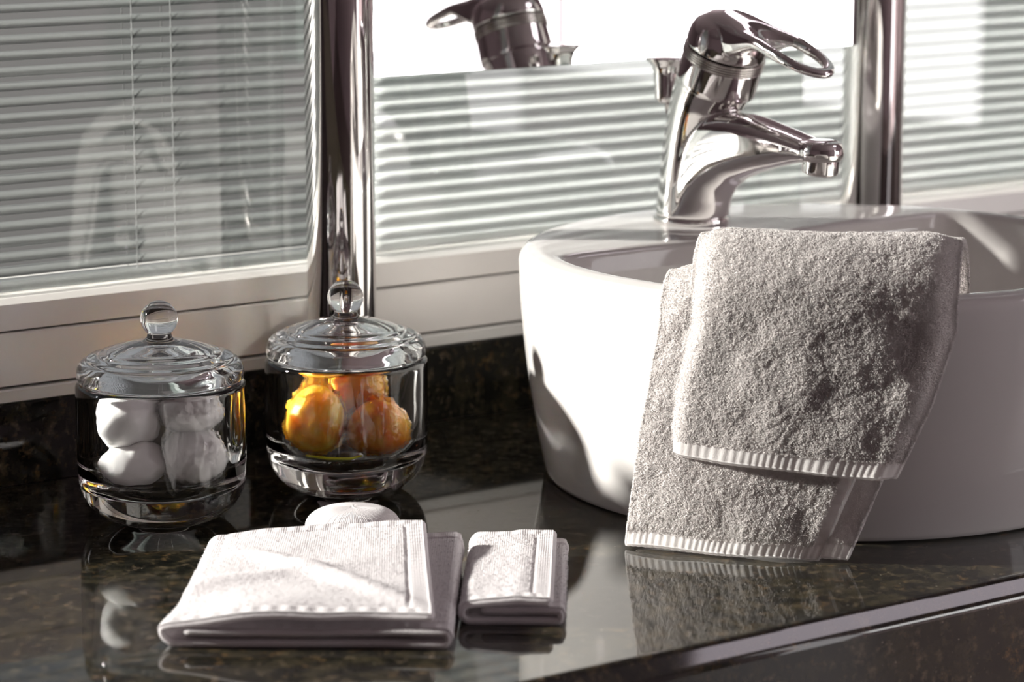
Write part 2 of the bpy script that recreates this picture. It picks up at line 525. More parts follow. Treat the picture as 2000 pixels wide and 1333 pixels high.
# ------------------------------------------------------------------ venetian blind behind the pane
PITCH, SW = 0.00965, 0.0112
def venetian(xa, xb, tilt, cords, paint, label):
    loc = Vector(((xa + xb) / 2, 0.035, 0.12))
    blind = empty('venetian_blind', loc)
    tag(blind, label, 'blind')
    inv = Matrix.Translation(-loc)
    A = Acc()
    nsl = int((WZ1 - 0.05 - 0.128) / PITCH)
    nx = 28
    xs = np.linspace(xa, xb, nx)
    for k in range(nsl):
        zc = 0.1285 + k * PITCH
        cs = []
        tl = tilt + random.gauss(0, 0.02)
        for t in np.linspace(-1, 1, 7):
            u = t * SW / 2; bow = 0.0010 * (1 - t * t)
            cs.append((0.035 + u * math.cos(tl) - bow * math.sin(tl), zc + u * math.sin(tl) + bow * math.cos(tl)))
        cs = np.array(cs)
        dz = vnoise(xs * 2.2, np.full(nx, k * 3.7), 5) * 0.0005
        V = np.zeros((nx, 7, 2, 3))
        V[..., 0] = xs[:, None, None]; V[:, :, :, 1] = cs[None, :, None, 0]; V[:, :, :, 2] = cs[None, :, None, 1] + dz[:, None, None]
        V[:, :, 1, 2] -= 0.0003
        I = np.arange(nx * 14).reshape(nx, 7, 2)
        Q = [np.stack([I[:-1, :-1, 0], I[1:, :-1, 0], I[1:, 1:, 0], I[:-1, 1:, 0]], 2).reshape(-1, 4),
             np.stack([I[:-1, :-1, 1], I[:-1, 1:, 1], I[1:, 1:, 1], I[1:, :-1, 1]], 2).reshape(-1, 4)]
        for jj in (0, 6):
            Q.append(np.stack([I[:-1, jj, 0], I[1:, jj, 0], I[1:, jj, 1], I[:-1, jj, 1]], 1))
        A.add(V.reshape(-1, 3), np.concatenate(Q))
    sl = A.build('slats', paint, None); sl.parent = blind; sl.matrix_parent_inverse = inv
    bl = box('bottom_rail', xa, xb, 0.028, 0.042, 0.1168, 0.1235, paint, None, 0.001)
    bl.parent = blind; bl.matrix_parent_inverse = inv
    for x in cords:
        for yy in (0.0288, 0.0415):
            c = tube('ladder_cord', [(x, yy, 0.12), (x, yy, 0.6), (x, yy, WZ1 - 0.05)], 0.00035, M['cord'], None, 6)
            c.parent = blind; c.matrix_parent_inverse = inv
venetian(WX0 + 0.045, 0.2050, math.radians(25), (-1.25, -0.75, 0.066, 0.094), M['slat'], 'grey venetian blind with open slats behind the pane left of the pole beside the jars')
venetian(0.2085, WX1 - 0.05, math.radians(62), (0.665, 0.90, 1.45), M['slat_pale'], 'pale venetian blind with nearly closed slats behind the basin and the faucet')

# ------------------------------------------------------------------ counter, backsplash, vanity
CX0, CX1, CY0 = -1.2, 1.55, -0.5135
def extr_x(name, prof, x0, x1, mat, nx=2):
    P = np.array(prof); n = len(P)
    me = bpy.data.meshes.new(name)
    V = np.concatenate([np.c_[np.full(n, x0), P], np.c_[np.full(n, x1), P]])
    F = [(i, (i + 1) % n, n + (i + 1) % n, n + i) for i in range(n)] + [tuple(range(n))[::-1], tuple(range(n, 2 * n))]
    me.from_pydata(V.tolist(), [], F); me.update()
    o = finish(name, me, mat, None, False)
    bm = bmesh.new(); bm.from_mesh(me); bmesh.ops.recalc_face_normals(bm, faces=bm.faces); bm.to_mesh(me); bm.free()
    for p in me.polygons:
        p.use_smooth = abs(p.normal.x) < 0.5 and p.area < 0.02
    return o
prof = rprof([(0.0, 0.0), (CY0 + 0.0085, 0.0), (CY0, -0.0095), (CY0, -0.06)], 0.0025, 4).tolist()
prof += [(CY0, -0.125), (CY0 + 0.03, -0.125), (CY0 + 0.03, -0.04), (0.0, -0.04)]
ct = extr_x('countertop', prof, CX0, CX1, M['granite'])
tag(ct, 'dark polished granite countertop with rounded front edge under the basin and jars', 'countertop')
bs = extr_x('backsplash', [(-0.0, 0.0005), (-0.0, 0.0515), (0.001, 0.0525), (0.0115, 0.0525), (0.0115, 0.0005)], CX0, CX1, M['granite'])
tag(bs, 'low dark granite backsplash strip standing along the back of the countertop below the window frame', 'backsplash')
van = empty('vanity_cabinet', (0, -0.25, ZF))
tag(van, 'dark wooden vanity cabinet below the granite countertop', 'cabinet')
def pbox(par, name, *a, **k):
    o = box(name, *a, **k); o.parent = par; o.matrix_parent_inverse = Matrix.Translation(-par.location); return o
pbox(van, 'body', CX0 + 0.02, CX1 - 0.02, CY0 + 0.045, 0.0, ZF, -0.041, M['wood'], bev=0.002)
for i in range(4):
    x = CX0 + 0.03 + i * 0.675
    d = pbox(van, 'door', x, x + 0.66, CY0 + 0.028, CY0 + 0.044, ZF + 0.08, -0.14, M['wood'], bev=0.002)
    h = box('handle', x + 0.03, x + 0.042, CY0 + 0.012, CY0 + 0.027, -0.34, -0.20, M['chrome'], None, 0.002)
    h.parent = d; h.matrix_parent_inverse = Matrix.Translation(-van.location)

# ------------------------------------------------------------------ chrome poles and mirror
MY = -0.044
def pole(x, label):
    o = lathe('chrome_pole', rprof([(0, 0.0002), (0.0222, 0.0002), (0.0222, ZC - 0.001), (0, ZC - 0.001)], 0.0008, 2), M['chrome'], None, 96, loc=(x, -0.040, 0))
    tag(o, label, 'pole', 'chrome poles holding the mirror')
    return o
POLE1, POLE2 = 0.1772, 0.6345
pole(POLE1, 'tall shiny chrome pole behind the jar of orange balls')
pole(POLE2, 'tall shiny chrome pole behind the basin, to the right of the faucet')
mir = empty('wall_mirror', (0.405, MY, 0.2435))
tag(mir, 'frameless mirror held between the two chrome poles above the basin', 'mirror')
mx0, mx1 = POLE1 + 0.0225, POLE2 - 0.0225
def pm(o): o.parent = mir; o.matrix_parent_inverse = Matrix.Translation(-mir.location); return o
me = bpy.data.meshes.new('mirror_face')
me.from_pydata([(mx0, MY, 0.244), (mx1, MY, 0.244), (mx1, MY, 1.05), (mx0, MY, 1.05)], [], [(0, 1, 2, 3)]); me.update()
pm(finish('mirror_face', me, M['mirror'], None, False))
pm(box('backing', mx0, mx1, MY + 0.0003, MY + 0.005, 0.2435, 1.0505, M['mirror_edge']))

# ------------------------------------------------------------------ basin
BC = Vector((0.402, -0.260, 0.0)); BH = 0.145
def basin():
    root = empty('wash_basin', BC)
    tag(root, 'round white ceramic vessel basin standing on the dark countertop', 'basin')
    n = 192
    ph = np.linspace(0, 2 * np.pi, n, endpoint=False)
    o = np.array([0.0, -0.055])
    # opening outline: circle cut by a back edge, bulging towards the bowl where the faucet stands
    def opening(inset):
        ri, yb = 0.1785 - inset, 0.070 - inset
        pts = []
        for a in ph:
            d = np.array([math.cos(a), math.sin(a)])
            b = o @ d; cc = o @ o - ri * ri
            t1 = -b + math.sqrt(b * b - cc)
            t2 = 10.0
            if d[1] > 1e-3:
                t2 = (yb - o[1]) / d[1]
                for _ in range(8):
                    x = o[0] + d[0] * t2
                    t2 = (yb - 0.010 * math.exp(-(x / 0.055) ** 2) - o[1]) / d[1]
            k = 34.0   # smooth minimum
            w = 0.018
            h = max(w - abs(t1 - t2), 0) / w
            t = min(t1, t2) - h * h * w * 0.25
            pts.append(o + d * t)
        return np.array(pts)
    rings = []
    def circ(r, z): rings.append(np.c_[r * np.cos(ph), r * np.sin(ph), np.full(n, z)])
    circ(0.001, 0.0006); circ(0.10, 0.0006); circ(0.176, 0.0006); circ(0.1788, 0.0018); circ(0.1798, 0.0045)
    for t in np.linspace(0.06, 1, 14):
        z = 0.0045 + (0.136 - 0.0045) * t
        circ(0.1798 + 0.0165 * (1 - (1 - t) ** 1.7), z)
    for t in np.linspace(0.15, 1, 7):
        a = t * math.pi / 2
        circ(0.1963 - 0.008 * (1 - math.cos(a)), 0.136 + 0.008 * math.sin(a))
    op0 = opening(0.0)
    outr = 0.1883
    C1 = np.c_[outr * np.cos(ph), outr * np.sin(ph)]
    # match the outer circle to the opening by angle as seen from o
    ang = np.arctan2(op0[:, 1], op0[:, 0])
    # re-parametrise circles so that lines do not shear: blend positions
    for t in (0.12, 0.4, 0.7, 0.92):
        p = C1 * (1 - t) + op0 * t
        rings.append(np.c_[p, np.full(n, 0.1447 + 0.0003 * math.sin(math.pi * t))])
    for inset, z in ((0.0008, 0.1443), (0.0024, 0.1430), (0.0036, 0.1405), (0.0050, 0.130), (0.0075, 0.105), (0.012, 0.075), (0.020, 0.050), (0.032, 0.033), (0.050, 0.024), (0.080, 0.018)):
        p = opening(inset)
        rings.append(np.c_[p, np.full(n, z)])
    p = o + (opening(0.08) - o) * 0.3
    rings.append(np.c_[p, np.full(n, 0.0155)])
    # circles were built by angle about 0, opening by angle about o: shift circle params to match
    V = np.concatenate(rings); k = len(rings)
    I = np.arange(k * n).reshape(k, n)
    Q = np.stack([I[:-1], np.roll(I[:-1], -1, 1), np.roll(I[1:], -1, 1), I[1:]], 2).reshape(-1, 4)
    c0 = len(V); V = np.vstack([V, [[o[0], o[1], 0.0155], [0, 0, 0.0006]]])
    T = [(I[-1][j], I[-1][(j + 1) % n], c0) for j in range(n)] + [(I[0][(j + 1) % n], I[0][j], c0 + 1) for j in range(n)]
    b = np_mesh('bowl', V, Q, T, M['ceramic'], root)
    # drain
    lathe('drain', rprof([(0, 0.0150), (0.026, 0.0150), (0.026, 0.0185), (0.021, 0.0190), (0.018, 0.0165), (0, 0.0165)], 0.001), M['chrome'], root, 48, loc=(0, -0.055, 0.001))
    return root
basin()

# ------------------------------------------------------------------ faucet (local: +u towards the room = -y, v = x, z up)
FB = Vector((0.392, -0.132, 0.1450))
def loft(name, secs, mat, parent, seg=48, expo=2.0):
    """secs: (u, z, tilt, a_lateral, b_inplane [,expo]); the section plane's in-plane axis is (cos tilt, sin tilt) in (u,z)"""
    S = np.array([(s + (2.0,)) if len(s) == 5 else s for s in secs], float)
    S = catmull(S, 60)
    V = []
    th = np.linspace(0, 2 * np.pi, seg, endpoint=False)
    for u, z, tl, a, b, e in S:
        c, s = np.cos(th), np.sin(th)
        p = np.sign(c) * np.abs(c) ** (2 / e) * b; q = np.sign(s) * np.abs(s) ** (2 / e) * a
        V.append(np.c_[q, -(u + p * math.cos(tl)), z + p * math.sin(tl)])
    k = len(V); V = np.concatenate(V); I = np.arange(k * seg).reshape(k, seg)
    Q = np.stack([I[:-1], np.roll(I[:-1], -1, 1), np.roll(I[1:], -1, 1), I[1:]], 2).reshape(-1, 4)
    c0 = len(V)
    V = np.vstack([V, [V[:seg].mean(0), V[-seg:].mean(0)]])
    T = [(I[0][(j + 1) % seg], I[0][j], c0) for j in range(seg)] + [(I[-1][j], I[-1][(j + 1) % seg], c0 + 1) for j in range(seg)]
    return V, Q, np.array(T)

def faucet():
    root = empty('faucet', FB)
    tag(root, 'chrome single lever faucet with loop handle standing on the back of the basin', 'faucet')
    A = Acc()
    D = math.radians
    # column leaning forward into the tilted head collar
    V, Q, T = loft('c', [(0, 0.004, 0, .0240, .0240), (0.001, 0.030, D(-3), .0225, .0225), (0.005, 0.055, D(-10), .0225, .0225),
                         (0.013, 0.078, D(-20), .0240, .0230), (0.0225, 0.094, D(-23), .0262, .0258)], None, None)
    A.add(V, Q, T)
    # sweep from the base into the spout
    V, Q, T = loft('s', [(0.002, 0.004, 0, .0232, .0225), (0.0055, 0.022, D(-12), .0212, .0238, 2.4), (0.014, 0.038, D(-32), .0200, .0250, 2.8),
                         (0.032, 0.0515, D(-56), .0192, .0240, 3.0), (0.058, 0.0575, D(-74), .0180, .0195, 3.0), (0.085, 0.0590, D(-82), .0165, .0135, 2.7),
                         (0.108, 0.0595, D(-86), .0152, .0088, 2.3), (0.126, 0.0588, D(-88), .0142, .0068)], None, None)
    A.add(V, Q, T)
    # rounded spout end
    n = 40; V = []; Q = []; Tt = []
    rr = [(0.0, 0.0070), (0.008, 0.0070), (0.0125, 0.0055), (0.0145, 0.0015), (0.0145, -0.0025), (0.0130, -0.0060), (0.0, -0.0064)]
    prev = None
    for i, (r, z) in enumerate(rr):
        if r == 0:
            V.append((0, -0.127, 0.0600 + z)); cur = ('p', len(V) - 1)
        else:
            b0 = len(V)
            for k in range(n):
                a = 2 * math.pi * k / n; V.append((r * math.sin(a), -0.127 + r * math.cos(a), 0.0600 + z))
            cur = ('r', b0)
        if prev:
            for k in range(n):
                k2 = (k + 1) % n
                if prev[0] == 'p': Tt.append((prev[1], cur[1] + k, cur[1] + k2))
                elif cur[0] == 'p': Tt.append((prev[1] + k2, prev[1] + k, cur[1]))
                else: Q.append((prev[1] + k, prev[1] + k2, cur[1] + k2, cur[1] + k))
        prev = cur
    A.add(np.array(V), Q, Tt)
    body = A.build('body', M['chrome'], root)
    md = body.modifiers.new('remesh', 'REMESH'); md.mode = 'VOXEL'; md.voxel_size = 0.0009; md.use_smooth_shade = True
    sm = body.modifiers.new('smooth', 'SMOOTH'); sm.iterations = 14; sm.factor = 0.6
    lathe('base_ring', rprof([(0, 0.0002), (0.0252, 0.0002), (0.0252, 0.0035), (0.0240, 0.0045), (0.0, 0.0045)], 0.0006), M['chrome'], root, 72)
    # head: tilted 23 degrees forward
    tilt = D(23)
    HM = Matrix.Translation((0, -0.0225, 0.092)) @ Matrix.Rotation(tilt, 4, 'X')
    lathe('collar', rprof([(0, 0.0), (0.0262, 0.0), (0.0266, 0.003), (0.0262, 0.0185), (0.0250, 0.0190), (0, 0.0190)], 0.0006), M['chrome'], root, 96, axis_m=HM)
    rp = [(0, 0.0188), (0.0262, 0.0188)]
    for i in range(4):
        z = 0.0192 + i * 0.0016
        rp += [(0.0268, z), (0.0268, z + 0.0010), (0.0260, z + 0.0012), (0.0260, z + 0.0015)]
    rp += [(0, 0.0262)]
    lathe('cartridge_ring', rprof(rp, 0.0002, 2), M['chrome_matte'], root, 96, axis_m=HM)
    LA = Acc()
    capp = rprof([(0, 0.0262), (0.0262, 0.0262), (0.0266, 0.0285), (0.0264, 0.033), (0.0255, 0.0375), (0.0235, 0.0418), (0.0195, 0.0448), (0.012, 0.0465), (0, 0.0470)], 0.0012)
    tmp = lathe('tmp', capp, None, None, 96, axis_m=HM)
    me = tmp.data; n0 = len(me.vertices); co = np.zeros(n0 * 3, np.float32); me.vertices.foreach_get('co', co)
    qs = [tuple(p.vertices) for p in me.polygons if len(p.vertices) == 4]; t_s = [tuple(p.vertices) for p in me.polygons if len(p.vertices) == 3]
    bpy.data.objects.remove(tmp); bpy.data.meshes.remove(me)
    LA.add(co.reshape(-1, 3), qs, t_s)
    # loop handle: a tapering slab with an oval hole, sloping gently down towards the room
    n = 128; hc = 0.064; ph = np.linspace(0, 2 * np.pi, n, endpoint=False)
    LM = Matrix.Translation((0, -0.0395, 0.1415)) @ Matrix.Rotation(D(19), 4, 'X')
    def outer(a):
        c, s_ = math.cos(a), math.sin(a)
        if c >= 0: return (0.0345 * c, 0.0190 * s_)
        x = 0.0855 * c
        w = 0.0190 + 0.0055 * (-c)
        return (x, w * math.copysign(abs(s_) ** 0.72, s_))
    def inner(a): return (0.0255 * math.cos(a), 0.0120 * math.sin(a))
    rings = []
    for f, h in ((0.0, 0.5), (0.12, 0.88), (0.32, 1.0), (0.68, 1.0), (0.90, 0.85), (1.0, 0.5), (0.90, 0.15), (0.68, 0.0), (0.32, 0.0), (0.12, 0.12)):
        R_ = []
        for a in ph:
            ox, oy = outer(a); ix, iy = inner(a)
            x = ix * (1 - f) + ox * f; y = iy * (1 - f) + oy * f
            al_ = hc + x
            t = min(max((al_ - 0.018) / 0.032, 0), 1); t = t * t * (3 - 2 * t)
            th_ = 0.0205 * (1 - t) + 0.0072 * t - 0.0015 * min(max((al_ - 0.05) / 0.045, 0), 1)
            top = 0.0012 * math.sin(min(max(al_, 0) / 0.096, 1) * math.pi) - 9.0 * y * y * (1 - t) - (0.0 if al_ > 0 else al_ * al_ * 9)
            R_.append((y, -al_, top - th_ * (1 - h)))
        rings.append(R_)
    V = np.array(rings).reshape(-1, 3); k = len(rings)
    I = np.arange(k * n).reshape(k, n)
    I2 = np.vstack([I, I[:1]])
    Q = np.stack([I2[:-1], I2[1:], np.roll(I2[1:], -1, 1), np.roll(I2[:-1], -1, 1)], 2).reshape(-1, 4)
    Mx = np.array(LM.to_3x3()); V = V @ Mx.T + np.array(LM.translation)
    LA.add(V, Q)
    lv = LA.build('lever_handle', M['chrome'], root)
    md = lv.modifiers.new('remesh', 'REMESH'); md.mode = 'VOXEL'; md.voxel_size = 0.0008; md.use_smooth_shade = True
    sm = lv.modifiers.new('smooth', 'SMOOTH'); sm.iterations = 8; sm.factor = 0.6
    # aerator
    AM = Matrix.Translation((0, -0.126, 0.0455)) @ Matrix.Rotation(D(8), 4, 'X')
    lathe('aerator', rprof([(0, 0.0), (0.0090, 0.0), (0.0092, 0.001), (0.0112, 0.001), (0.0115, 0.002), (0.0115, 0.0125), (0, 0.0125)], 0.0005), M['chrome'], root, 64, axis_m=AM)
    # pop-up rod and its flared knob behind the column
    pr = tube('lift_rod', [(0, 0.018, 0.035), (0, 0.0275, 0.078)], 0.0022, M['chrome'], root, 16)
    KM = Matrix.Translation((0, 0.0285, 0.076))
    lathe('lift_knob', rprof([(0, 0.0), (0.0055, 0.0), (0.0078, 0.003), (0.0082, 0.012), (0.0085, 0.020), (0.0100, 0.0250), (0.0138, 0.0290), (0.0140, 0.0302), (0, 0.0306)], 0.0015), M['chrome'], root, 64, axis_m=KM)
    return root
faucet()

# ------------------------------------------------------------------ jars
def jar(name, loc, label):
    root = empty(name, loc)
    tag(root, label, 'jar', 'lidded glass jars on the countertop')
    # body: outer wall, rim, inner cavity
    outp = [(0, 0.0006), (0.020, 0.0004), (0.0265, 0.0004), (0.0335, 0.0022), (0.0410, 0.0075), (0.0465, 0.0150), (0.0490, 0.0230), (0.0497, 0.0320), (0.0500, 0.0480), (0.0500, 0.0800)]
    a = catmull(outp, 46)
    rim = [(0.0498, 0.0818), (0.0486, 0.0830), (0.0462, 0.0832), (0.0445, 0.0826), (0.0438, 0.0810)]
    inp = [(0.0437, 0.0780), (0.0425, 0.0600), (0.0418, 0.0420), (0.0405, 0.0320), (0.0370, 0.0250), (0.0290, 0.0200), (0.0150, 0.0180), (0, 0.0176)]
    b = catmull(inp, 40)
    prof = np.vstack([a, rim, b]); prof[0, 0] = 0; prof[-1, 0] = 0
    body = lathe('body', prof, M['glass'], root, 128)
    # lid with stepped dome and ball knob, solid glass
    lo = [(0, 0.0965), (0.008, 0.0958), (0.018, 0.0925), (0.028, 0.0880), (0.0335, 0.0840), (0.0345, 0.0795), (0.0385, 0.0785), (0.0412, 0.0790), (0.0418, 0.0805), (0.0418, 0.0838)]
    mid = [(0.0425, 0.0842), (0.0478, 0.0842), (0.0488, 0.0856), (0.0490, 0.0890), (0.0484, 0.0925), (0.0462, 0.0958), (0.0440, 0.0968), (0.0428, 0.0984), (0.0395, 0.0992), (0.0368, 0.0998), (0.0355, 0.1012), (0.0320, 0.1022),
           (0.0285, 0.1035), (0.0200, 0.1058), (0.0125, 0.1070), (0.0092, 0.1082), (0.0074, 0.1100)]
    ball = [(0.0070, 0.1118)]
    for t in np.linspace(-52, 90, 14):
        ball.append((0.0110 * math.cos(math.radians(t)), 0.1205 + 0.0108 * math.sin(math.radians(t))))
    pr = np.vstack([rprof(lo, 0.001, 3), catmull(mid, 60), np.array(ball)])
    pr[0, 0] = 0; pr[-1, 0] = 0
    lid = lathe('lid', pr, M['glass'], root, 128)
    return root
J1 = Vector((0.0, -0.1232, 0.0)); J2 = Vector((0.1273, -0.1252, 0.0))
jar('glass_jar', J1, 'clear glass jar with ball knob lid holding white cotton balls, on the granite')
jar('glass_jar', J2, 'clear glass jar with ball knob lid holding orange balls, on the granite')

RV = np.array([rt.x, rt.y, 0]); FV = np.array([fh.x, fh.y, 0]); UPV = np.array([0, 0, 1.0])
def blob(name, c, rad, sq, amp, fr, mat, seed, subd=4, parent=None):
    bm = bmesh.new(); bmesh.ops.create_icosphere(bm, subdivisions=subd, radius=1.0)
    from mathutils import noise
    for v in bm.verts:
        d = v.co.normalized()
        k = 1 + amp * noise.noise(d * fr + Vector((seed * 7.1, seed * 3.3, 0))) + amp * 0.45 * noise.noise(d * fr * 2.7 + Vector((seed, 5, 2)))
        p = d * k * rad
        v.co = Vector(RV) * p.x * sq[0] + Vector(FV) * p.y * sq[1] + Vector((0, 0, 1)) * p.z * sq[2]
    me = bpy.data.meshes.new(name); bm.to_mesh(me); bm.free()
    o = finish(name, me, mat, parent)
    if parent is None: o.location = c
    return o

def at(J, r, f, z): return Vector(J) + Vector(RV) * r + Vector(FV) * f + Vector((0, 0, z))

def film_wrap(parent, rad, seed, sq=(1, 1, 1)):
    """crumpled clear film shell with creased folds and a twisted crest"""
    from mathutils import noise
    bm = bmesh.new(); bmesh.ops.create_icosphere(bm, subdivisions=5, radius=1.0)
    for v in bm.verts:
        d = v.co.normalized()
        rd = abs(noise.noise(d * 2.6 + Vector((seed, 0, 0)))) + 0.5 * abs(noise.noise(d * 6.0 + Vector((0, seed, 0))))
        k = 1.03 + 0.13 * (1 - min(rd * 2.6, 1.0)) ** 1.5
        crest = max(0, d.z - 0.82) * 0.9
        k += crest * (1.0 + 0.6 * noise.noise(d * 9))
        p = d * k * rad
        v.co = Vector(RV) * p.x * sq[0] + Vector(FV) * p.y * sq[1] + Vector((0, 0, 1)) * p.z * sq[2]
    me = bpy.data.meshes.new('wrapper'); bm.to_mesh(me); bm.free()
    return finish('wrapper', me, M['film'], parent)

cot = [(-0.0195, -0.0060, 0.0610, 0.0190, (1, 1, 0.95), 'white cotton ball on top at the left inside the glass jar', 0),
       (-0.0150, -0.0120, 0.0350, 0.0180, (1.1, 1, 0.85), 'white cotton ball at the bottom left inside the glass jar', 0),
       (0.0190, -0.0080, 0.0385, 0.0195, (0.95, 1, 1.0), 'white cotton ball in clear film at the bottom right inside the glass jar', 1),
       (0.0175, -0.0060, 0.0655, 0.0165, (1.1, 1, 0.75), 'white cotton ball in clear film near the lid inside the glass jar', 1),
       (0.0010, 0.0200, 0.0400, 0.0175, (1.1, 1, 1.0), 'white cotton ball at the bottom rear inside the glass jar', 0),
       (-0.0010, 0.0200, 0.0660, 0.0150, (1.2, 1, 0.7), 'white cotton ball at the upper rear inside the glass jar', 0)]
for i, (r, f, z, rad, sq, lab, wr) in enumerate(cot):
    o = blob('cotton_ball', at(J1, r, f, z), rad, sq, 0.13, 1.5, M['cotton'], i + 1)
    tag(o, lab, 'cotton ball', 'cotton balls in the glass jar')
    if wr: film_wrap(o, rad, i * 3.1, sq)
org = [(-0.0185, -0.008, 0.0440, 0.0192, (0.95, 0.95, 1.18), 'yellow orange ball in clear film at the left inside the glass jar'),
       (0.0190, -0.007, 0.0385, 0.0188, (1.02, 0.95, 0.98), 'orange ball in clear film at the lower right inside the glass jar'),
       (0.0060, 0.0150, 0.0575, 0.0180, (1.0, 1.0, 0.95), 'orange ball in clear film at the upper rear inside the glass jar')]
for i, (r, f, z, rad, sq, lab) in enumerate(org):
    o = blob('wrapped_ball', at(J2, r, f, z), rad * 0.97, sq, 0.05, 1.3, M['yellow'] if i == 0 else M['orange'], i + 11)
    tag(o, lab, 'wrapped ball', 'orange balls in the glass jar')
    film_wrap(o, rad, i * 5.7 + 1, sq)
rb = tube('ribbon', [tuple(at(J2, -0.024, -0.020, 0.0225)), tuple(at(J2, -0.010, -0.024, 0.0215)), tuple(at(J2, 0.003, -0.0235, 0.0212)), tuple(at(J2, 0.010, -0.020, 0.0230))], [0.0012, 0.0018, 0.0016, 0.0008], M['lime'], None, 8)
tag(rb, 'lime yellow ribbon tie lying at the bottom of the jar under the orange balls', 'ribbon')

# ------------------------------------------------------------------ folded towels on the counter
def hem_mask(s, a, b): return np.clip((s - a) / 0.0006, 0, 1) * np.clip((b - s) / 0.0006, 0, 1)

def folded_towel(name, o, eu, ev, W, Dp, flap, seed, label, sub_label, H=(0.0028, 0.0088, 0.0160), ridge=True, lift=0.011, skew=0.012):
    o = np.array(o); eu = np.array(eu) / np.linalg.norm(eu); ev = np.array(ev) / np.linalg.norm(ev)
    zb, zm, zt_ = H
    r1, r2 = (zt_ - zb) / 2, (zm - zb) / 2
    path = [(flap, zt_), (flap - 0.01, zt_ + 0.0004), (W * 0.55, zt_ + 0.0010), (0.02, zt_ + 0.0004)]
    for t in np.linspace(90, 270, 7):
        path.append((r1 * 1.0 + r1 * math.cos(math.radians(t)), zb + r1 + r1 * math.sin(math.radians(t))))
    path += [(0.02, zb), (W * 0.5, zb), (W - 0.02, zb)]
    for t in np.linspace(-90, 90, 6):
        path.append((W - r2 + r2 * math.cos(math.radians(t)), zb + r2 + r2 * math.sin(math.radians(t))))
    path += [(W - 0.02, zm), (W * 0.5, zm - 0.0002), (0.012, zm)]
    pl = np.sum(np.linalg.norm(np.diff(np.array(path), axis=0), axis=1))
    m_ = int(pl / 0.0009); n_ = int(Dp / 0.0010)
    PP = catmull(path, m_)
    s = np.linspace(0, pl, m_)[:, None] * np.ones((1, n_)); v = np.linspace(0, Dp, n_)[None, :] * np.ones((m_, 1))
    U = PP[:, 0][:, None] * np.ones((1, n_)); Z = PP[:, 1][:, None] * np.ones((1, n_))
    # soft, uneven lie of the cloth
    topness = np.clip((Z - zm) / (zt_ - zm), 0, 1) * (s < pl * 0.45)
    big = vnoise(U * 28 + seed, v * 28, seed) * 0.0010 + vnoise(U * 60, v * 60 + seed, seed + 1) * 0.0004
    Z = Z + big * np.clip((Z - zb) / (zt_ - zb), 0, 1)
    rise = np.clip((Z - zb) / (zm - zb), 0, 1) * (v / Dp) * np.clip((U - 0.01) / W, 0, 1) ** 0.7
    Z = Z + lift * rise
    U = U + skew * (1 - v / Dp) * topness * np.clip(U / flap, 0, 1) ** 2
    if ridge:
        # raised diagonal crease and its cross fold on the top layer
        d1 = ((v - 0.118) * 0.62 + (U - 0.018) * 0.78) ; 
        q = (U - 0.020) * math.cos(0.72) - (0.118 - v) * math.sin(0.72) * 0.98
        ln = (U - 0.020) / 0.100; vr = 0.112 - 0.095 * ln
        dist = (v - vr) * 0.74
        Z += topness * 0.0040 * np.exp(-(dist / 0.007) ** 2) * np.clip(ln * 3 + 0.2, 0, 1) * np.clip((1.15 - ln) * 2, 0, 1)
        ln2 = (U - 0.0) / 0.06; vr2 = 0.050 + 0.022 * ln2
        Z += topness * 0.0028 * np.exp(-((v - vr2) / 0.009) ** 2) * np.clip(1.6 - ln2, 0, 1) * np.clip(ln2 + 0.8, 0, 1)
        Z += topness * 0.0025 * np.exp(-((U - 0.05) / 0.03) ** 2 - ((v - 0.012) / 0.02) ** 2)
        # front left corner of the top layer sinks and spreads
        k = np.exp(-(U / 0.028) ** 2 - (v / 0.035) ** 2)
        Z -= topness * 0.0052 * k
        U = U - 0.006 * np.exp(-(v / 0.03) ** 2) * np.clip(1 - U / 0.06, 0, 1)
    v2 = v + 0.0020 * vnoise(U * 30, s * 8 + 3, seed + 4) * (1 - v / Dp) + 0.0016 * vnoise(U * 45 + 9, Z * 0, seed + 6) * (v / Dp)
    P = o[None, None, :] + eu[None, None, :] * U[:, :, None] + ev[None, None, :] * v2[:, :, None]
    P[:, :, 2] = Z
    N = grid_normals(P)
    if N[5, n_ // 2, 2] < 0: N = -N; 
    e = np.minimum(v, Dp - v)
    es = np.minimum(s, pl - s)
    ed = np.minimum(e, es)
    th = np.full_like(s, 0.0019)
    hem = ed < 0.0085
    pk = np.where(e < es, np.sin(s * 2 * math.pi / 0.0085 + 0.8 * np.sin(s * 90)), np.sin(v * 2 * math.pi / 0.0050 + 0.7 * np.sin(v * 120)))
    th = th + hem * 0.00045 * pk * np.sin(np.pi * np.clip(ed / 0.0085, 0, 1)) + hem * 0.0003
    th -= 0.0009 * np.exp(-((ed - 0.0090) / 0.0007) ** 2)
    th += (~hem) * (0.00022 * vnoise(s * 1100, v * 1100, seed + 8) )
    tt = th; tb = th * 0.95
    V, Q, uv = solid_arrays(P, N, tt, tb, s, v)
    V[:, 2] = np.maximum(V[:, 2], 0.0003)
    A = Acc(); A.add(V, Q, None, uv)
    outer = (ed > 0.009).astype(float)
    tv, tq, t3, tu = tufts(P + N * tt[:, :, None], N, s, v, 9000, 0.0011, 0.00016, outer, seed=seed)
    A.add(tv, tq, t3, tu)
    tv, tq, t3, tu = tufts(P - N * tb[:, :, None], -N, s, v, 9000, 0.0011, 0.00016, outer * (Z > zm - 0.002), seed=seed + 50)
    tv[:, 2] = np.maximum(tv[:, 2], 0.0004)
    A.add(tv, tq, t3, tu)
    ob = A.build(name, M['terry_flat'])
    tag(ob, label, 'towel')
    return ob

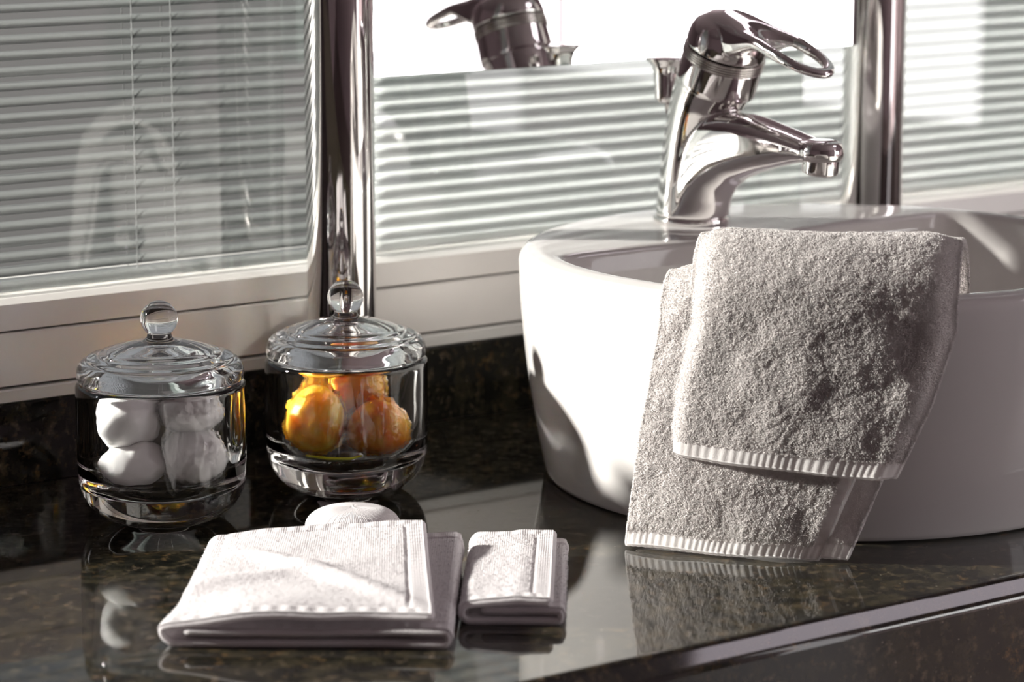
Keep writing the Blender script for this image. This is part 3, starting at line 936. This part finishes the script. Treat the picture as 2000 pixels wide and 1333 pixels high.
folded_towel('face_cloth', (-0.1195, -0.3560, 0), (0.799, -0.601, 0), (0.592, 0.806, 0), 0.1390, 0.1500, 0.1180, 3,
             'larger folded white face cloth lying in front of the two glass jars', '')
folded_towel('face_cloth', (0.0214, -0.4077, 0), (0.80, -0.60, 0), (0.60, 0.80, 0), 0.0515, 0.1330, 0.0450, 12,
             'smaller folded white face cloth lying just right of the larger folded one', '', H=(0.0026, 0.0075, 0.0120), ridge=False, lift=0.0015, skew=0.0)

# round cloth pad peeking out behind the big face cloth
def pad():
    n, k = 120, 40
    th = np.linspace(0, 2 * np.pi, n, endpoint=False)
    V = []
    for i in range(k + 1):
        a = -math.pi / 2 + math.pi * i / k
        ca = abs(math.cos(a)) ** 0.75; sa = math.copysign(abs(math.sin(a)) ** 0.9, math.sin(a))
        rr = 0.0268 * ca * (1 + 0.02 * np.cos(th * 40) * (ca > 0.35) * ca)
        V.append(np.c_[rr * np.cos(th), rr * np.sin(th), np.full(n, 0.0122 + 0.0118 * sa)])
    V = np.concatenate(V); I = np.arange((k + 1) * n).reshape(k + 1, n)
    ta = np.abs((np.tile(th, k + 1) + np.pi) % (2 * np.pi) - np.pi)
    Q = np.stack([I[:-1], np.roll(I[:-1], -1, 1), np.roll(I[1:], -1, 1), I[1:]], 2).reshape(-1, 4)
    uv = np.stack([ta * 0.024, np.hypot(V[:, 0], V[:, 1])], 1)
    o = np_mesh('cloth_pad', V, Q, None, M['terry_flat'], None, uv=uv)
    o.location = (0.0570, -0.2440, 0.0)
    tag(o, 'round white terry pad with ribbed rim lying between the jars and the folded face cloths', 'pad')
pad()

# ------------------------------------------------------------------ towel draped over the basin rim
def hanging_towel():
    az = math.radians(-139)
    n3 = np.array([math.cos(az), math.sin(az), 0]); t3 = np.array([-n3[1], n3[0], 0])  # t3 points right in the picture
    t3 = np.array([0.6561, -0.7547, 0])
    c = np.array([BC.x, BC.y, 0.0])
    rc, zc = 0.1865, 0.1345
    root = empty('hand_towel', tuple(c + n3 * 0.215))
    tag(root, 'fluffy white terry hand towel draped over the front rim of the basin', 'towel')
    inv = Matrix.Translation(-root.location)
    def layer(delta, zin, zbot, sL, sR, kick, seed, count, hem_right=False, bot_tilt=(0, 0), wav=1.0, plen=0.0013, thick=0.0016, rise=1.0):
        rho = 0.0115 + delta
        path = [(rc - rho - 0.009, zin), (rc - rho - 0.004, zin + 0.02), (rc - rho, zc - 0.004)]
        for t in np.linspace(165, 15, 7):
            path.append((rc + rho * math.cos(math.radians(t)), zc + rho * math.sin(math.radians(t)) * rise))
        zz = np.linspace(zc - 0.01, zbot, 7)
        for z in zz:
            f = (zc - z) / zc
            path.append((rc + rho + kick * math.sin(f * math.pi * 0.5) * 1.0, z))
        pl = np.sum(np.linalg.norm(np.diff(np.array(path), axis=0), axis=1))
        m_ = int(pl / 0.0009); n_ = int(0.155 / 0.0009)
        PP = catmull(path, m_)
        s = np.linspace(0, pl, m_)[:, None] * np.ones((1, n_))
        w = np.linspace(0, 1, n_)[None, :] * np.ones((m_, 1))
        r = PP[:, 0][:, None] * np.ones((1, n_)); Z = PP[:, 1][:, None] * np.ones((1, n_))
        # position along the drop 0 (crest) .. 1 (lower hem)
        out = (s / pl); sc = pl - (zc - zbot) - 0.0
        g = np.clip((s - sc) / (zc - zbot), 0, 1)
        SL = np.interp(g, np.linspace(0, 1, len(sL)), sL); SR = np.interp(g, np.linspace(0, 1, len(sR)), sR)
        S = SL * (1 - w) + SR * w      # signed, positive to the right
        k = 2.1 * (1 - g) + 0.35 * g + 1.25 * np.clip((rc - r) / rho, 0, 1)
        cen = 0.0
        r = r - k * (S - cen) ** 2
        # soft folds running down, rounded side edges
        r = r + wav * g * (0.0018 * np.sin(S * 55 + 0.6 + seed) * g + 0.0020 * vnoise(S * 32 + seed, s * 18, seed))
        r = r + 0.0012 * vnoise(S * 70, s * 70, seed + 2)
        edge = np.minimum(w, 1 - w) * 0.15
        r = r - 0.0085 * np.exp(-(edge / 0.0065) ** 2) * (1 if delta > 0.015 else 0.12)
        Z = Z + g * (bot_tilt[0] * (1 - w) + bot_tilt[1] * w) + 0.0015 * vnoise(S * 30, g * 2, seed + 5) * g
        Z = Z - (1 - g) * 0.0050 * np.exp(-(edge / 0.010) ** 2)
        P = c[None, None, :] + n3[None, None, :] * r[:, :, None] + t3[None, None, :] * S[:, :, None]
        P[:, :, 2] = Z
        N = grid_normals(P)
        if (N[int(m_ * 0.8), n_ // 2] @ n3) < 0: N = -N
        eb = pl - s
        hem = (eb < 0.0080)
        ws = (1 - w) * 0.14
        if hem_right: hem = hem | (ws < 0.0080)
        bump = 0.0003 * vnoise(s * 700, w * 0.15 * 700, seed + 9) + 0.0003 * vnoise(s * 260, w * 0.15 * 260, seed + 10)
        tt = thick + np.where(hem, 0.00020 * np.sin(w * 0.15 * 2 * math.pi / 0.0052 + 2.5 * np.sin(w * 14)) * (eb < 0.008) + 0.00018 * np.sin(s * 2 * math.pi / 0.0062) * (eb >= 0.008) - 0.0002, bump)
        tt = tt - 0.0006 * np.exp(-((eb - 0.0084) / 0.0007) ** 2)
        tb = np.full_like(tt, thick)
        V, Q, uv = solid_arrays(P, N, tt, tb, s, w * 0.15)
        A = Acc(); A.add(V, Q, None, uv)
        sel = np.where(hem, 0.0, 1.0)
        tv, tq, ttn, tu = tufts(P + N * (tt * 0.95)[:, :, None], N, s, w * 0.15, count, plen, 0.00019, sel, droop=0.35, spread=0.45, seed=seed)
        A.add(tv, tq, ttn, tu)
        # pile along the side edges and the underside near them
        sel2 = np.where(edge < 0.02, 1.0, 0.0) * np.where(hem, 0.0, 1.0)
        tv, tq, ttn, tu = tufts(P - N * (tb * 0.95)[:, :, None], -N, s, w * 0.15, count // 2, plen, 0.00024, sel2, droop=0.5, spread=0.55, seed=seed + 30)
        A.add(tv, tq, ttn, tu)
        E1 = P[:, [0, 0]].copy(); 
        for col, sg in ((0, -1), (-1, 1)):
            E = np.stack([P[:, col] - N[:, col] * tb[:, col, None], P[:, col] + N[:, col] * tt[:, col, None]], 1)
            EN = np.repeat((t3 * sg)[None, None, :], m_, 0).repeat(2, 1) * 1.0
            hh = hem[:, col][:, None].repeat(2, 1)
            tv, tq, ttn, tu = tufts(E, EN, s[:, :2], w[:, :2], 9000, plen * 1.3, 0.00020, np.where(hh, 0, 1.0), droop=0.4, spread=0.8, seed=seed + 60 + sg)
            A.add(tv, tq, ttn, tu)
        A.V = [np.stack([a[:, 0], a[:, 1], np.maximum(a[:, 2], 0.0004)], 1) for a in A.V]
        o = A.build('terry_layer', M['terry'])
        o.parent = root; o.matrix_parent_inverse = inv
        return o
    # back layer, middle layer, front layer
    layer(0.0070, 0.105, 0.0030, (-0.066, -0.078, -0.080), (0.083, 0.064, 0.0400), 0.009, 5, 40000)
    layer(0.0120, 0.108, 0.0025, (-0.070, -0.079, -0.086), (0.070, 0.050, 0.0240), 0.011, 9, 140000, hem_right=True)
    layer(0.0210, 0.112, 0.0600, (-0.052, -0.060, -0.0630), (0.094, 0.083, 0.0660), 0.007, 14, 200000, bot_tilt=(0.000, -0.010), rise=1.40)
    return root
hanging_towel()
